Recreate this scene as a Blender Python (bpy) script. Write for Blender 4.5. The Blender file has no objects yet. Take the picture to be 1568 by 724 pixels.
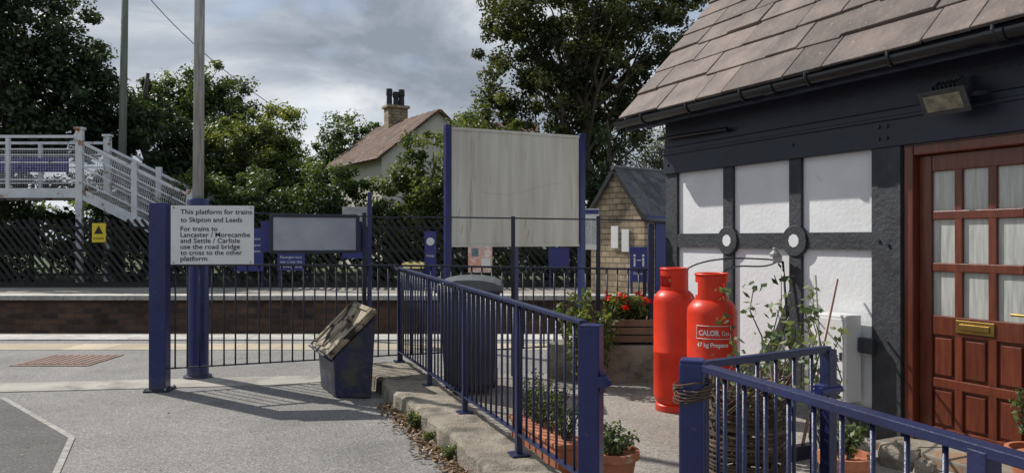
import bpy, math, random
import numpy as np
from mathutils import Vector, Matrix
random.seed(7)
scene=bpy.context.scene
V=Vector
# ------------------------------------------------------------------ helpers
def link(o): scene.collection.objects.link(o); return o
def group(name):
    e=bpy.data.objects.new(name,None); e.empty_display_size=.2; return link(e)
def nd(nt,t,**k):
    n=nt.nodes.new(t)
    for a,b in k.items(): setattr(n,a,b)
    return n
def ramp(nt,stops,src=None,interp='LINEAR'):
    r=nd(nt,'ShaderNodeValToRGB'); cr=r.color_ramp; cr.interpolation=interp
    while len(cr.elements)<len(stops): cr.elements.new(.5)
    for e,(p,c) in zip(cr.elements,stops):
        e.position=p; e.color=(c[0],c[1],c[2],1) if hasattr(c,'__len__') else (c,c,c,1)
    if src is not None: nt.links.new(src,r.inputs[0])
    return r
def noise(nt,vec,scale,detail=6,rough=.55):
    n=nd(nt,'ShaderNodeTexNoise'); n.inputs['Scale'].default_value=scale
    n.inputs['Detail'].default_value=detail; n.inputs['Roughness'].default_value=rough
    nt.links.new(vec,n.inputs['Vector']); return n
def mixc(nt,fac,a,b,mode='MIX'):
    m=nd(nt,'ShaderNodeMix',data_type='RGBA',blend_type=mode)
    for sock,val in ((m.inputs[0],fac),(m.inputs[6],a),(m.inputs[7],b)):
        if isinstance(val,(int,float)): sock.default_value=val
        elif isinstance(val,tuple): sock.default_value=(*val,1)
        else: nt.links.new(val,sock)
    return m.outputs[2]
def mat(name,c1,c2=None,scale=4,rough=.7,metal=0,bump=0,bscale=60,c3=None,t3=.62,s3=9,w3=.05,island=0,stretch=None,spec=.5,grime=None):
    m=bpy.data.materials.new(name); m.use_nodes=True; nt=m.node_tree; nt.nodes.clear()
    out=nd(nt,'ShaderNodeOutputMaterial'); b=nd(nt,'ShaderNodeBsdfPrincipled')
    nt.links.new(b.outputs[0],out.inputs[0])
    tc=nd(nt,'ShaderNodeTexCoord'); vec=tc.outputs['Object']
    if stretch:
        mp=nd(nt,'ShaderNodeMapping'); mp.inputs['Scale'].default_value=stretch
        nt.links.new(vec,mp.inputs[0]); vec=mp.outputs[0]
    if c2 is None: c2=tuple(x*.7 for x in c1)
    n=noise(nt,vec,scale); col=ramp(nt,[(.32,c2),(.68,c1)],n.outputs[0]).outputs[0]
    if island:
        g=nd(nt,'ShaderNodeNewGeometry'); r=ramp(nt,[(0,1-island),(1,1+island*.6)],g.outputs['Random Per Island'])
        col=mixc(nt,1.0,col,r.outputs[0],'MULTIPLY')
    if c3:
        n3=noise(nt,vec,s3,8,.65); r3=ramp(nt,[(t3-w3,0),(t3+w3,1)],n3.outputs[0])
        col=mixc(nt,r3.outputs[0],col,c3)
    if grime:   # dirtier towards the ground: (height, colour)
        sp=nd(nt,'ShaderNodeSeparateXYZ'); nt.links.new(tc.outputs['Object'],sp.inputs[0])
        ng=noise(nt,tc.outputs['Object'],14,6)
        ad=nd(nt,'ShaderNodeMath',operation='MULTIPLY_ADD'); nt.links.new(ng.outputs[0],ad.inputs[0]); ad.inputs[1].default_value=.35; nt.links.new(sp.outputs[2],ad.inputs[2])
        rg=ramp(nt,[(.1,.75),(.2+grime[0],0)],ad.outputs[0])
        col=mixc(nt,rg.outputs[0],col,grime[1])
    nt.links.new(col,b.inputs['Base Color'])
    b.inputs['Roughness'].default_value=rough; b.inputs['Metallic'].default_value=metal
    b.inputs['Specular IOR Level'].default_value=spec
    if bump:
        nb=noise(nt,vec,bscale,5,.6); bp=nd(nt,'ShaderNodeBump'); bp.inputs['Strength'].default_value=bump
        bp.inputs['Distance'].default_value=.02
        nt.links.new(nb.outputs[0],bp.inputs['Height']); nt.links.new(bp.outputs[0],b.inputs['Normal'])
    return m
def brickmat(name,c1,c2,cm,w,h,ax,ay,mortar=.012,rough=.9,c3=None):
    m=mat(name,c1,c2,rough=rough); nt=m.node_tree
    b=[n for n in nt.nodes if n.type=='BSDF_PRINCIPLED'][0]
    tc=nd(nt,'ShaderNodeTexCoord'); sp=nd(nt,'ShaderNodeSeparateXYZ'); nt.links.new(tc.outputs['Object'],sp.inputs[0])
    a=nd(nt,'ShaderNodeMath',operation='MULTIPLY'); nt.links.new(sp.outputs[0],a.inputs[0]); a.inputs[1].default_value=ax
    a2=nd(nt,'ShaderNodeMath',operation='MULTIPLY_ADD'); nt.links.new(sp.outputs[1],a2.inputs[0]); a2.inputs[1].default_value=ay; nt.links.new(a.outputs[0],a2.inputs[2])
    cb=nd(nt,'ShaderNodeCombineXYZ'); nt.links.new(a2.outputs[0],cb.inputs[0]); nt.links.new(sp.outputs[2],cb.inputs[1])
    nz=noise(nt,tc.outputs['Object'],3,4)
    dis=nd(nt,'ShaderNodeVectorMath',operation='MULTIPLY_ADD'); nt.links.new(nz.outputs[1],dis.inputs[0]); dis.inputs[1].default_value=(.03,.03,0); nt.links.new(cb.outputs[0],dis.inputs[2])
    bt=nd(nt,'ShaderNodeTexBrick'); nt.links.new(dis.outputs[0],bt.inputs['Vector'])
    bt.inputs['Color1'].default_value=(*c1,1); bt.inputs['Color2'].default_value=(*c2,1); bt.inputs['Mortar'].default_value=(*cm,1)
    bt.inputs['Scale'].default_value=1; bt.inputs['Mortar Size'].default_value=mortar; bt.inputs['Brick Width'].default_value=w; bt.inputs['Row Height'].default_value=h
    n2=noise(nt,tc.outputs['Object'],1.5,8,.7); r=ramp(nt,[(.3,.45),(.7,1.25)],n2.outputs[0])
    col=mixc(nt,1.0,bt.outputs[0],r.outputs[0],'MULTIPLY')
    nt.links.new(col,b.inputs['Base Color'])
    bp=nd(nt,'ShaderNodeBump'); bp.inputs['Strength'].default_value=.6; bp.inputs['Distance'].default_value=.01
    bp.invert=True
    nt.links.new(bt.outputs[1],bp.inputs['Height']); nt.links.new(bp.outputs[0],b.inputs['Normal'])
    return m
def leafmat(name,dark,mid,light,trans=.35):
    m=bpy.data.materials.new(name); m.use_nodes=True; nt=m.node_tree; nt.nodes.clear()
    out=nd(nt,'ShaderNodeOutputMaterial'); at=nd(nt,'ShaderNodeAttribute',attribute_name='shade')
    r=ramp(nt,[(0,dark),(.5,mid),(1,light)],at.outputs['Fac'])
    d=nd(nt,'ShaderNodeBsdfPrincipled'); d.inputs['Roughness'].default_value=.5; d.inputs['Specular IOR Level'].default_value=.4
    t=nd(nt,'ShaderNodeBsdfTranslucent'); mx=nd(nt,'ShaderNodeMixShader'); mx.inputs[0].default_value=trans
    nt.links.new(r.outputs[0],d.inputs['Base Color'])
    tcol=mixc(nt,1.0,r.outputs[0],(1.5,1.4,.6),'MULTIPLY'); nt.links.new(tcol,t.inputs[0])
    nt.links.new(d.outputs[0],mx.inputs[1]); nt.links.new(t.outputs[0],mx.inputs[2]); nt.links.new(mx.outputs[0],out.inputs[0])
    return m
class MB:
    def __init__(s): s.v=[]; s.f=[]
    def add(s,vs,fs):
        o=len(s.v); s.v+= [tuple(v) for v in vs]; s.f+=[tuple(i+o for i in f) for f in fs]; return s
    def obox(s,c,a,b,d):
        c=V(c);a=V(a);b=V(b);d=V(d)
        if a.cross(b).dot(d)<0: a=-a
        vs=[c+x*a+y*b+z*d for x in(-1,1) for y in(-1,1) for z in(-1,1)]
        return s.add(vs,[(0,1,3,2),(4,6,7,5),(0,4,5,1),(2,3,7,6),(0,2,6,4),(1,5,7,3)])
    def box(s,c,size,rz=0):
        ca,sa=math.cos(rz),math.sin(rz)
        return s.obox(c,V((ca,sa,0))*size[0]/2,V((-sa,ca,0))*size[1]/2,V((0,0,size[2]/2)))
    def beam(s,p0,p1,w,h,up=V((0,0,1))):
        p0=V(p0);p1=V(p1); a=(p1-p0); u=a.normalized(); sd=u.cross(up)
        if sd.length<1e-4: sd=V((1,0,0))
        sd.normalize(); uu=sd.cross(u)
        return s.obox((p0+p1)/2,a/2,sd*w/2,uu*h/2)
    def tube(s,pts,rad,n=8,cap=True):
        pts=[V(p) for p in pts]
        if not hasattr(rad,'__len__'): rad=[rad]*len(pts)
        o=len(s.v); ref=None
        for i,p in enumerate(pts):
            t=(pts[min(i+1,len(pts)-1)]-pts[max(i-1,0)]).normalized()
            if ref is None:
                ref=t.cross(V((0,0,1)))
                if ref.length<.05: ref=V((1,0,0))
            a=(ref-t*ref.dot(t)).normalized(); ref=a; b=t.cross(a)
            for k in range(n):
                an=2*math.pi*k/n; s.v.append(tuple(p+(a*math.cos(an)+b*math.sin(an))*rad[i]))
        for i in range(len(pts)-1):
            for k in range(n):
                k2=(k+1)%n; s.f.append((o+i*n+k,o+i*n+k2,o+(i+1)*n+k2,o+(i+1)*n+k))
        if cap:
            s.f.append(tuple(o+k for k in reversed(range(n)))); s.f.append(tuple(o+(len(pts)-1)*n+k for k in range(n)))
        return s
    def lathe(s,c,prof,n=32):
        o=len(s.v)
        for r,z in prof:
            for k in range(n):
                a=2*math.pi*k/n; s.v.append((c[0]+r*math.cos(a),c[1]+r*math.sin(a),c[2]+z))
        for i in range(len(prof)-1):
            for k in range(n):
                k2=(k+1)%n; s.f.append((o+i*n+k,o+i*n+k2,o+(i+1)*n+k2,o+(i+1)*n+k))
        return s
    def prism(s,pts,z0,z1):
        n=len(pts); A=sum(pts[i][0]*pts[(i+1)%n][1]-pts[(i+1)%n][0]*pts[i][1] for i in range(n))
        if A<0: pts=list(reversed(pts))
        vs=[(x,y,z0) for x,y in pts]+[(x,y,z1) for x,y in pts]
        return s.add(vs,[tuple(reversed(range(n))),tuple(range(n,2*n))]+[(i,(i+1)%n,n+(i+1)%n,n+i) for i in range(n)])
    def build(s,name,m,parent=None,bevel=0,smooth=False,seg=2):
        me=bpy.data.meshes.new(name); me.from_pydata(s.v,[],s.f); me.update()
        o=bpy.data.objects.new(name,me); link(o); me.materials.append(m)
        if parent: o.parent=parent
        if smooth:
            for p in me.polygons: p.use_smooth=True
        if bevel:
            b=o.modifiers.new('bev','BEVEL'); b.width=bevel; b.segments=seg; b.limit_method='ANGLE'
        return o
def autosmooth(o,ang=40):
    o.data.set_sharp_from_angle(angle=math.radians(ang)); return o
def quads(name,C,U,Wv,shade,m,parent=None):
    N=len(C); vs=np.empty((N,4,3),np.float32)
    vs[:,0]=C-U; vs[:,1]=C+Wv-U*.1; vs[:,2]=C+U; vs[:,3]=C-Wv-U*.1
    me=bpy.data.meshes.new(name); me.vertices.add(N*4); me.vertices.foreach_set('co',vs.ravel())
    me.loops.add(N*4); me.loops.foreach_set('vertex_index',np.arange(N*4,dtype=np.int32))
    me.polygons.add(N); me.polygons.foreach_set('loop_start',np.arange(0,N*4,4,dtype=np.int32))
    me.polygons.foreach_set('loop_total',np.full(N,4,dtype=np.int32))
    me.update(calc_edges=True)
    a=me.attributes.new('shade','FLOAT','FACE'); a.data.foreach_set('value',shade.astype(np.float32))
    me.materials.append(m); o=bpy.data.objects.new(name,me); link(o)
    if parent: o.parent=parent
    return o
def leaves(name,cc,cr,csh,lpc,size,m,parent,rng,flat=.75):
    n=len(cc); N=n*lpc
    idx=np.repeat(np.arange(n),lpc)
    d=rng.normal(size=(N,3)); d/=np.linalg.norm(d,axis=1)[:,None]; rr=rng.random(N)**.45
    off=d*rr[:,None]*cr[idx][:,None]; off[:,2]*=flat
    C=cc[idx]+off
    nrm=d*.7+rng.normal(size=(N,3))*.6+np.array([0,0,.5]); nrm/=np.linalg.norm(nrm,axis=1)[:,None]
    t=rng.normal(size=(N,3)); U=np.cross(nrm,t); U/=np.linalg.norm(U,axis=1)[:,None]; W=np.cross(nrm,U)
    sz=size*(.6+.8*rng.random(N))
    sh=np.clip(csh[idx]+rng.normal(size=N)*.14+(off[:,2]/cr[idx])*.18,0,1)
    return quads(name,C,U*sz[:,None]*.5,W*sz[:,None]*.3,sh,m,parent)
def limb(mb,p0,p1,r0,r1,n=5,j=.08,sides=6):
    p0=V(p0);p1=V(p1);L=(p1-p0).length; pts=[];rs=[]
    for i in range(n+1):
        t=i/n; p=p0.lerp(p1,t)
        if 0<i<n: p+=V((random.uniform(-1,1),random.uniform(-1,1),random.uniform(-.3,.8)))*j*L
        pts.append(p); rs.append(r0+(r1-r0)*t)
    mb.tube(pts,rs,sides); return pts
def tree(name,base,top,r0,lobes,ncl,lpc,clr,leaf,lm,seed,nlimb=30,bark=None,ivy=None):
    g=group(name); rng=np.random.default_rng(seed); random.seed(seed)
    L=np.array(lobes,float); w=(L[:,3]*L[:,4]*L[:,5])**.7; w/=w.sum()
    k=rng.choice(len(L),ncl,p=w); d=rng.normal(size=(ncl,3)); d/=np.linalg.norm(d,axis=1)[:,None]
    r=.25+.8*rng.random(ncl)**.6
    cc=L[k,:3]+d*r[:,None]*L[k,3:6]
    cc[:,2]=np.maximum(cc[:,2],base[2]+.3)
    cr=clr*(.45+.9*rng.random(ncl))
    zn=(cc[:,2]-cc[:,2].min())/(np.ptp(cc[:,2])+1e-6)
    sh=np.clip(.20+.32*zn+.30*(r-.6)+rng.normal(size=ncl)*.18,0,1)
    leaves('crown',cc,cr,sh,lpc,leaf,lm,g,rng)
    mb=MB(); b=V(base); t=V(top)
    tp=limb(mb,b,t,r0,r0*.25,8,.025,10)
    for i in rng.choice(ncl,min(nlimb,ncl),replace=False):
        c=V(cc[i]); hz=max(.2,min(.93,((c.z-b.z)*.72)/(t.z-b.z)))
        q=tp[int(hz*8)]; rr=r0*(1-hz*.75)*.42
        pts=limb(mb,q,c,rr,rr*.15,5,.07,5)
        for _ in range(3):
            p=pts[random.choice([2,3,4])]; e=V(cc[rng.integers(ncl)])
            if (e-p).length<(clr*5): limb(mb,p,e,rr*.35,.015,4,.08,4)
    mb.build('trunk',bark or BARK,g,smooth=True)
    if ivy:
        n=ivy; q=[]
        for _ in range(n):
            a=random.random()*.75; p=b.lerp(t,a); q.append(p+V((random.gauss(0,r0*.9),random.gauss(0,r0*.9),0)))
        leaves('ivy',np.array(q),np.full(n,.35),np.full(n,.08),60,.12,lm,g,rng)
    return g
def text(name,body,x0,z0,y,xd,width,size,m,parent,normal_off=.004,wrap=None,bold=0):
    cu=bpy.data.curves.new(name,'FONT'); cu.body=body; cu.size=size; cu.resolution_u=3; cu.offset=bold
    to=bpy.data.objects.new(name+'_tmp',cu); link(to); bpy.context.view_layer.update()
    me=bpy.data.meshes.new_from_object(to.evaluated_get(bpy.context.evaluated_depsgraph_get()))
    bpy.data.objects.remove(to)
    xs=[v.co.x for v in me.vertices]; a,b=min(xs),max(xs); k=(width/(b-a)) if width else 1
    xd=V((xd[0],xd[1],0)).normalized(); nn=V((xd.y,-xd.x,0))
    for v in me.vertices:
        lx=(v.co.x-a)*k; lz=v.co.y
        if wrap:
            cx,cy,R,a0=wrap; an=a0+(lx-(width or (b-a))/2)/R
            v.co=V((cx+R*math.cos(an),cy+R*math.sin(an),z0+lz))
        else: v.co=V((x0,y,z0))+xd*lx+V((0,0,lz))+nn*normal_off
    me.materials.append(m); o=bpy.data.objects.new(name,me); link(o); o.parent=parent; return o

# ------------------------------------------------------------------ materials
BARK=mat('bark',(.11,.095,.07),(.045,.038,.028),scale=6,rough=.95,bump=.6,bscale=20,stretch=(1,1,.3))
BLUE=mat('blue_gloss_paint',(.017,.025,.125),(.011,.016,.085),scale=5,rough=.34,bump=.14,bscale=30,c3=(.06,.06,.075),t3=.66,s3=14,w3=.02,grime=(.12,(.10,.09,.08)))
RAILB=mat('dark_blue_railing_paint',(.018,.024,.085),(.010,.014,.05),scale=7,rough=.36,c3=(.12,.085,.06),t3=.68,s3=25,w3=.02,bump=.15)
RAILD=mat('black_rail_paint',(.018,.02,.04),(.01,.012,.025),rough=.42)
WHITE=mat('white_sign',(.78,.78,.76),(.68,.68,.66),scale=3,rough=.4,c3=(.6,.58,.52),t3=.68,s3=6,w3=.1)
BLACKT=mat('black_lettering',(.01,.01,.01),rough=.6)
WHITET=mat('white_lettering',(.8,.8,.8),rough=.6)
STUCCO=mat('white_stucco',(.72,.73,.745),(.62,.63,.64),scale=2.5,rough=.85,bump=.22,bscale=26,grime=(.25,(.36,.35,.31)),c3=(.52,.51,.48),t3=.68,s3=5)
TIMBER=mat('black_timber',(.038,.042,.050),(.016,.018,.024),scale=8,rough=.6,bump=.4,bscale=30,c3=(.09,.09,.09),t3=.68,s3=14)
NAVY=mat('navy_fascia_paint',(.012,.015,.036),(.007,.009,.020),scale=4,rough=.45,bump=.18,bscale=30)
SLATE=mat('stone_slate',(.20,.158,.138),(.11,.087,.08),scale=3.5,rough=.82,bump=.7,bscale=14,c3=(.38,.35,.30),t3=.66,s3=26,w3=.025,island=.40)
SLATED=mat('dark_slate',(.12,.12,.125),(.065,.067,.072),scale=3,rough=.75,island=.4,bump=.3,bscale=20)
MAHOG=mat('mahogany_door',(.17,.042,.020),(.09,.022,.012),scale=7,rough=.30,stretch=(4,4,.6),bump=.08,bscale=40,island=.2)
BRASS=mat('brass',(.5,.34,.10),(.3,.2,.06),rough=.35,metal=.9)
GUTTER=mat('black_gutter',(.012,.013,.018),rough=.3)
CONC=mat('old_concrete',(.38,.335,.265),(.21,.18,.14),scale=3,rough=.95,bump=.9,bscale=55,c3=(.10,.09,.07),t3=.56,s3=4.5,w3=.09)
CONCL=mat('concrete_strip',(.44,.415,.36),(.31,.29,.26),scale=2,rough=.95,bump=.5,bscale=70,c3=(.18,.17,.15),t3=.59,s3=3,w3=.1)
def tarmac(name,lo,hi,spk,crack=True):
    m=bpy.data.materials.new(name); m.use_nodes=True; nt=m.node_tree
    b=nt.nodes['Principled BSDF']; tc=nd(nt,'ShaderNodeTexCoord'); vec=tc.outputs['Object']
    n1=noise(nt,vec,.6,8,.6); base=ramp(nt,[(.3,lo),(.7,hi)],n1.outputs[0]).outputs[0]
    vo=nd(nt,'ShaderNodeTexVoronoi'); vo.inputs['Scale'].default_value=110; nt.links.new(vec,vo.inputs['Vector'])
    sp=nd(nt,'ShaderNodeSeparateColor'); nt.links.new(vo.outputs['Color'],sp.inputs[0])
    r=ramp(nt,[(0,.52),(.5,.94),(.85,1.15),(1,spk)],sp.outputs[0])
    col=mixc(nt,1.0,base,r.outputs[0],'MULTIPLY')
    n2=noise(nt,vec,1.3,7,.6); r2=ramp(nt,[(.32,.78),(.5,.98),(.7,1.08)],n2.outputs[0]); col=mixc(nt,1.0,col,r2.outputs[0],'MULTIPLY')
    n4=noise(nt,vec,5.5,3,.5); r4=ramp(nt,[(.69,1.0),(.75,.6)],n4.outputs[0]); col=mixc(nt,1.0,col,r4.outputs[0],'MULTIPLY')
    nt.links.new(col,b.inputs['Base Color']); b.inputs['Roughness'].default_value=.88
    bp=nd(nt,'ShaderNodeBump'); bp.inputs['Strength'].default_value=.45; bp.inputs['Distance'].default_value=.005
    nt.links.new(vo.outputs['Distance'],bp.inputs['Height']); nt.links.new(bp.outputs[0],b.inputs['Normal'])
    return m
TAR=tarmac('tarmac',(.175,.168,.158),(.245,.236,.222),1.8)
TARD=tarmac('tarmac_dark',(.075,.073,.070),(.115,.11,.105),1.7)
TARL=tarmac('tarmac_light',(.25,.228,.198),(.33,.308,.27),1.5)
PALE=mat('pale_joint',(.42,.41,.37),(.22,.21,.19),scale=14,rough=.95)
TACT=mat('tactile_paving',(.48,.41,.29),(.36,.31,.23),scale=2,rough=.9,bump=.3,island=.18)
EDGE=mat('platform_edge_paint',(.54,.53,.49),(.33,.32,.29),scale=6,rough=.9,island=.15,c3=(.25,.24,.21),t3=.6,s3=3)
BALL=mat('ballast',(.13,.11,.09),(.05,.04,.035),scale=25,rough=1,bump=1,bscale=30)
GRASS=mat('grass_ground',(.07,.11,.03),(.04,.06,.02),scale=5,rough=1,bump=.8,bscale=30)
BRICK=brickmat('platform_wall_brick',(.17,.095,.06),(.065,.042,.034),(.09,.075,.06),.46,.15,1,0,.016)
STONE=brickmat('sandstone_wall',(.48,.38,.25),(.29,.225,.15),(.16,.13,.09),.42,.17,1,-1.0,.018)
FENCEW=mat('black_creosoted_wood',(.022,.022,.022),(.010,.010,.011),scale=8,rough=.8,island=.5)
RED=mat('red_cylinder_paint',(.70,.038,.010),(.56,.028,.008),scale=6,rough=.40,bump=.1,bscale=25,c3=(.36,.045,.025),t3=.65,s3=10,w3=.06,grime=(.08,(.22,.06,.04)),spec=.35)
STEEL=mat('weathered_galvanised',(.42,.43,.43),(.26,.26,.26),scale=9,rough=.5,metal=.5)
TERRA=mat('terracotta',(.46,.17,.085),(.32,.115,.06),scale=8,rough=.85,bump=.3,c3=(.45,.36,.28),t3=.66,s3=7)
WICK=mat('wicker',(.15,.095,.055),(.06,.04,.028),scale=14,rough=.9,island=.5)
BIN=mat('dark_bin_plastic',(.035,.04,.05),(.02,.023,.03),rough=.5)
LIDM=mat('weathered_lid',(.42,.36,.27),(.20,.155,.10),scale=7,rough=.9,bump=.9,bscale=25,c3=(.03,.026,.022),t3=.53,s3=6,w3=.03)
BOARD=mat('weathered_board',(.60,.585,.53),(.46,.44,.38),scale=1.6,rough=.85,bump=.2,bscale=20,stretch=(5,5,.35),c3=(.27,.23,.17),t3=.66,s3=2.6,w3=.09)
GLASS=mat('frosted_glass',(.50,.51,.48),(.32,.33,.31),scale=10,rough=.10,stretch=(5,5,.4))
RENDERW=mat('cream_render',(.74,.70,.62),(.64,.60,.52),scale=.6,rough=.9)
TILE=mat('brown_roof_tile',(.16,.092,.06),(.09,.055,.04),scale=1.2,rough=.9,c3=(.24,.20,.14),t3=.62,s3=2,island=.3)
LEADP=mat('dark_pot',(.03,.03,.035),rough=.7)
BRIDGEW=mat('white_bridge_paint',(.70,.72,.74),(.56,.58,.60),scale=3,rough=.5,c3=(.28,.12,.055),t3=.62,s3=2.2,w3=.03)
WOODP=mat('grey_wood_pole',(.48,.47,.44),(.25,.24,.22),scale=6,rough=.9,stretch=(6,6,.5),bump=.3)
BROWNL=leafmat('dead_leaves',(.06,.035,.02),(.16,.09,.045),(.30,.20,.10),.1)
LF_DARK=leafmat('leaf_dark',(.009,.019,.010),(.030,.055,.022),(.08,.12,.045),.27)
LF_MID=leafmat('leaf_mid',(.014,.028,.010),(.054,.092,.027),(.15,.20,.06),.38)
LF_LIT=leafmat('leaf_light',(.025,.043,.013),(.105,.145,.038),(.27,.30,.09),.40)
LF_BIG=leafmat('leaf_sycamore',(.017,.024,.009),(.060,.075,.024),(.16,.17,.06),.36)
LF_GREY=leafmat('leaf_greygreen',(.04,.065,.03),(.12,.17,.08),(.27,.32,.16),.3)
SBLUE=mat('blue_sign',(.028,.035,.20),(.022,.03,.16),rough=.4)
YELL=mat('yellow_sign',(.75,.58,.03),(.65,.5,.03),rough=.5)
REDF=leafmat('red_petals',(.5,.01,.01),(.75,.02,.015),(.85,.06,.04),.3)

# ------------------------------------------------------------------ ground
MB().add([(-700,-200,-1.1),(700,-200,-1.1),(700,900,-1.1),(-700,900,-1.1)],[(0,1,2,3)]).build('ground',BALL)
MB().prism([(-200,-60),(200,-60),(200,11.55),(-200,11.55)],-1.12,0).build('station_forecourt_tarmac',TAR)
m=MB()
for i in range(120): m.box((-36+i*.6,10.75,.0),(.594,.6,.012))
m.build('tactile_paving_strip',TACT)
m=MB()
for i in range(80): m.box((-36+i*.9,11.72,-.03),(.89,.62,.1))
m.build('platform_edge_coping',EDGE)
MB().prism([(-200,11.56),(200,11.56),(200,11.9),(-200,11.9)],-1.11,-.09).build('platform_retaining_wall',BRICK)
MB().prism([(-300,20.2),(300,20.2),(300,25),(-300,25)],-1.11,-.10).build('brick_platform',BRICK)
m=MB()
for i in range(70): m.box((-40+i*.95,20.4,-.035),(.94,.7,.12))
m.build('platform_coping',EDGE)
MB().add([(-300,20.7,-.09),(300,20.7,-.09),(300,25.2,-.06),(-300,25.2,-.06)],[(0,1,2,3)]).build('platform_surface',TARL)
MB().prism([(-600,25.01),(600,25.01),(600,800),(-600,800)],-1.11,-.05).build('grass_field',GRASS)
g=group('railway_track')
m=MB()
for y in (13.2,14.64,17.0,18.44):
    m.box((0,y,-.86),(160,.07,.15))
m.build('rails',mat('rail_steel',(.16,.11,.08),rough=.5,metal=.6),g)
m=MB()
for i in range(120):
    for y in (13.92,17.72): m.box((-42+i*.7,y,-1.0),(.25,2.5,.13))
m.build('sleepers',CONC,g)
def strip(p0,p1,w,z0,z1):
    a=V((p0[0],p0[1])); b=V((p1[0],p1[1])); d=(b-a).normalized(); n=V((-d.y,d.x))*w/2
    return [tuple(a+n),tuple(b+n),tuple(b-n),tuple(a-n)]
MB().prism(strip((-14,6.55),(-1.75,8.30),.50,0,0),-.05,.008).build('concrete_strip',CONCL)
MB().prism([(-4.85,7.2),(-3.42,5.84),(-2.98,4.9),(-2.7,2),(-14,2),(-14,6.2)],-.02,.004).build('dark_ground_area',TARD)  # thin sheet that makes the left foreground ground darker
m=MB(); sp=[(-4.95,7.3),(-3.42,5.84),(-2.98,4.9),(-2.7,2)]
for a,b in zip(sp,sp[1:]): m.prism(strip(a,b,.045,0,0),-.01,.008+random.random()*.002)
m.build('pale_tarmac_seam',PALE)
Lk=lambda y:-.298-.405*(y-4.965)
Rk=lambda y:1.793-.36*y+.14
MB().prism([(Rk(1)-.1,1),(Rk(8.6)-.1,8.6),(1.6,8.6),(5.4,1)],-.02,.004).build('yard_paving',TARL)
ys=np.linspace(1.2,8.5,120); vs=[];fs=[]; rng=np.random.default_rng(3); wl=0
for y in ys:
    wl=wl*.7+rng.normal()*.008
    jl=rng.normal()*.007+wl; jz=rng.normal()*.004; jr=rng.normal()*.008
    joint=-.012 if abs((y%1.83)-.9)<.035 else 0
    vs+=[(Lk(y)+jl,y,-.02),(Lk(y)+jl+.012,y,.125+jz),(Lk(y)+jl+.04,y,.152+jz+joint),(Rk(y)+jr-.03,y,.155+jz+joint),(Rk(y)+jr,y,.135),(Rk(y)+jr,y,-.02)]
for i in range(119):
    for k in range(5):
        a=i*6+k; fs.append((a,a+1,a+7,a+6))
fs+= [(0,5,4,3,2,1),tuple(119*6+k for k in range(6))]
MB().add(vs,[tuple(reversed(f)) for f in fs]).build('concrete_kerb',CONC)
g=group('drain_cover'); DR=mat('rusty_iron',(.24,.14,.11),(.15,.095,.08),rough=.8,bump=.3)
m=MB().box((-5.63,9.55,.004),(.95,.85,.012)); m.build('frame',DR,g)
m=MB()
for i in range(9): m.box((-6.02+i*.098,9.55,.012),(.06,.72,.008))
m.build('ribs',DR,g)
rng=np.random.default_rng(11); N=1100
yy=rng.uniform(4.6,7.0,N); xx=np.array([Lk(y) for y in yy])-np.abs(rng.normal(size=N))*.085-.01
C=np.stack([xx,yy,.012+rng.random(N)*.02],1); an=rng.random(N)*6.28
U=np.stack([np.cos(an),np.sin(an),rng.normal(size=N)*.3],1)*.022; W=np.stack([-np.sin(an),np.cos(an),rng.normal(size=N)*.3],1)*.013
quads('leaf_litter',C,U,W,rng.random(N),BROWNL)
rng=np.random.default_rng(12)
N=160; xx=rng.uniform(-4,1.2,N); yy=rng.uniform(3,8,N); C=np.stack([xx,yy,np.full(N,.016)],1)
C[:,2]=np.where((xx>[Lk(y)-.02 for y in yy])&(xx<[Rk(y)+.02 for y in yy]),.168,.016); an=rng.random(N)*6.28
U=np.stack([np.cos(an),np.sin(an),rng.normal(size=N)*.2],1)*.013; W=np.stack([-np.sin(an),np.cos(an),rng.normal(size=N)*.2],1)*.007
quads('scattered_leaves',C,U,W,rng.random(N),BROWNL)
# ------------------------------------------------------------------ small plants
def plant(name,base,h,rad,nst,lpn,leaf,lm,seed,droop=0,pot=None,parent=None,bare=.25):
    g=parent or group(name); random.seed(seed); rng=np.random.default_rng(seed); mb=MB(); cc=[]
    for i in range(nst):
        a=random.random()*6.28; r=rad*random.uniform(.2,1); hh=h*random.uniform(.55,1)
        p0=V(base)+V((math.cos(a),math.sin(a),0))*rad*.12; p1=V(base)+V((math.cos(a)*r,math.sin(a)*r,hh))
        pts=limb(mb,p0,p1,.006 if h<.6 else .010,.003,6,.05,4)
        for k,p in enumerate(pts):
            if k/6>=bare: cc.append(p)
    cc=np.array([tuple(c) for c in cc]); n=len(cc)
    mb.build('stems',BARK,g)
    leaves('leaves',cc,np.full(n,max(.03,leaf*1.4)),np.clip(.5+rng.normal(size=n)*.2,0,1),lpn,leaf,lm,g,rng,flat=1)
    return g
def pot(g,c,r,h):
    m=MB(); m.lathe(c,[(0,0.0),(r*.7,0),(r*.95,h*.82),(r*1.08,h*.82),(r*1.1,h),(r*.95,h),(r*.9,h*.88),(0,h*.88)],24)
    autosmooth(m.build('pot',TERRA,g,smooth=True))
g=group('potted_herb'); pot(g,(.62,4.62,.004),.15,.25); plant('',(.62,4.62,.22),.17,.14,14,8,.032,LF_GREY,5,parent=g)
g=group('terracotta_trough'); d=V((-.34,.94,0)).normalized(); nn=V((d.y,-d.x,0)); c=V((.24,5.35,.1))
m=MB().obox(c,d*.45,nn*.1,V((0,0,.095))); m.obox(c+V((0,0,.09)),d*.465,nn*.115,V((0,0,.018))); m.build('trough',TERRA,g,bevel=.008)
for i in range(5): plant('',tuple(c+d*(-.36+.18*i)+V((0,0,.08))),.36,.13,12,7,.024,LF_GREY if i%2 else LF_MID,20+i,parent=g)
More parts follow.
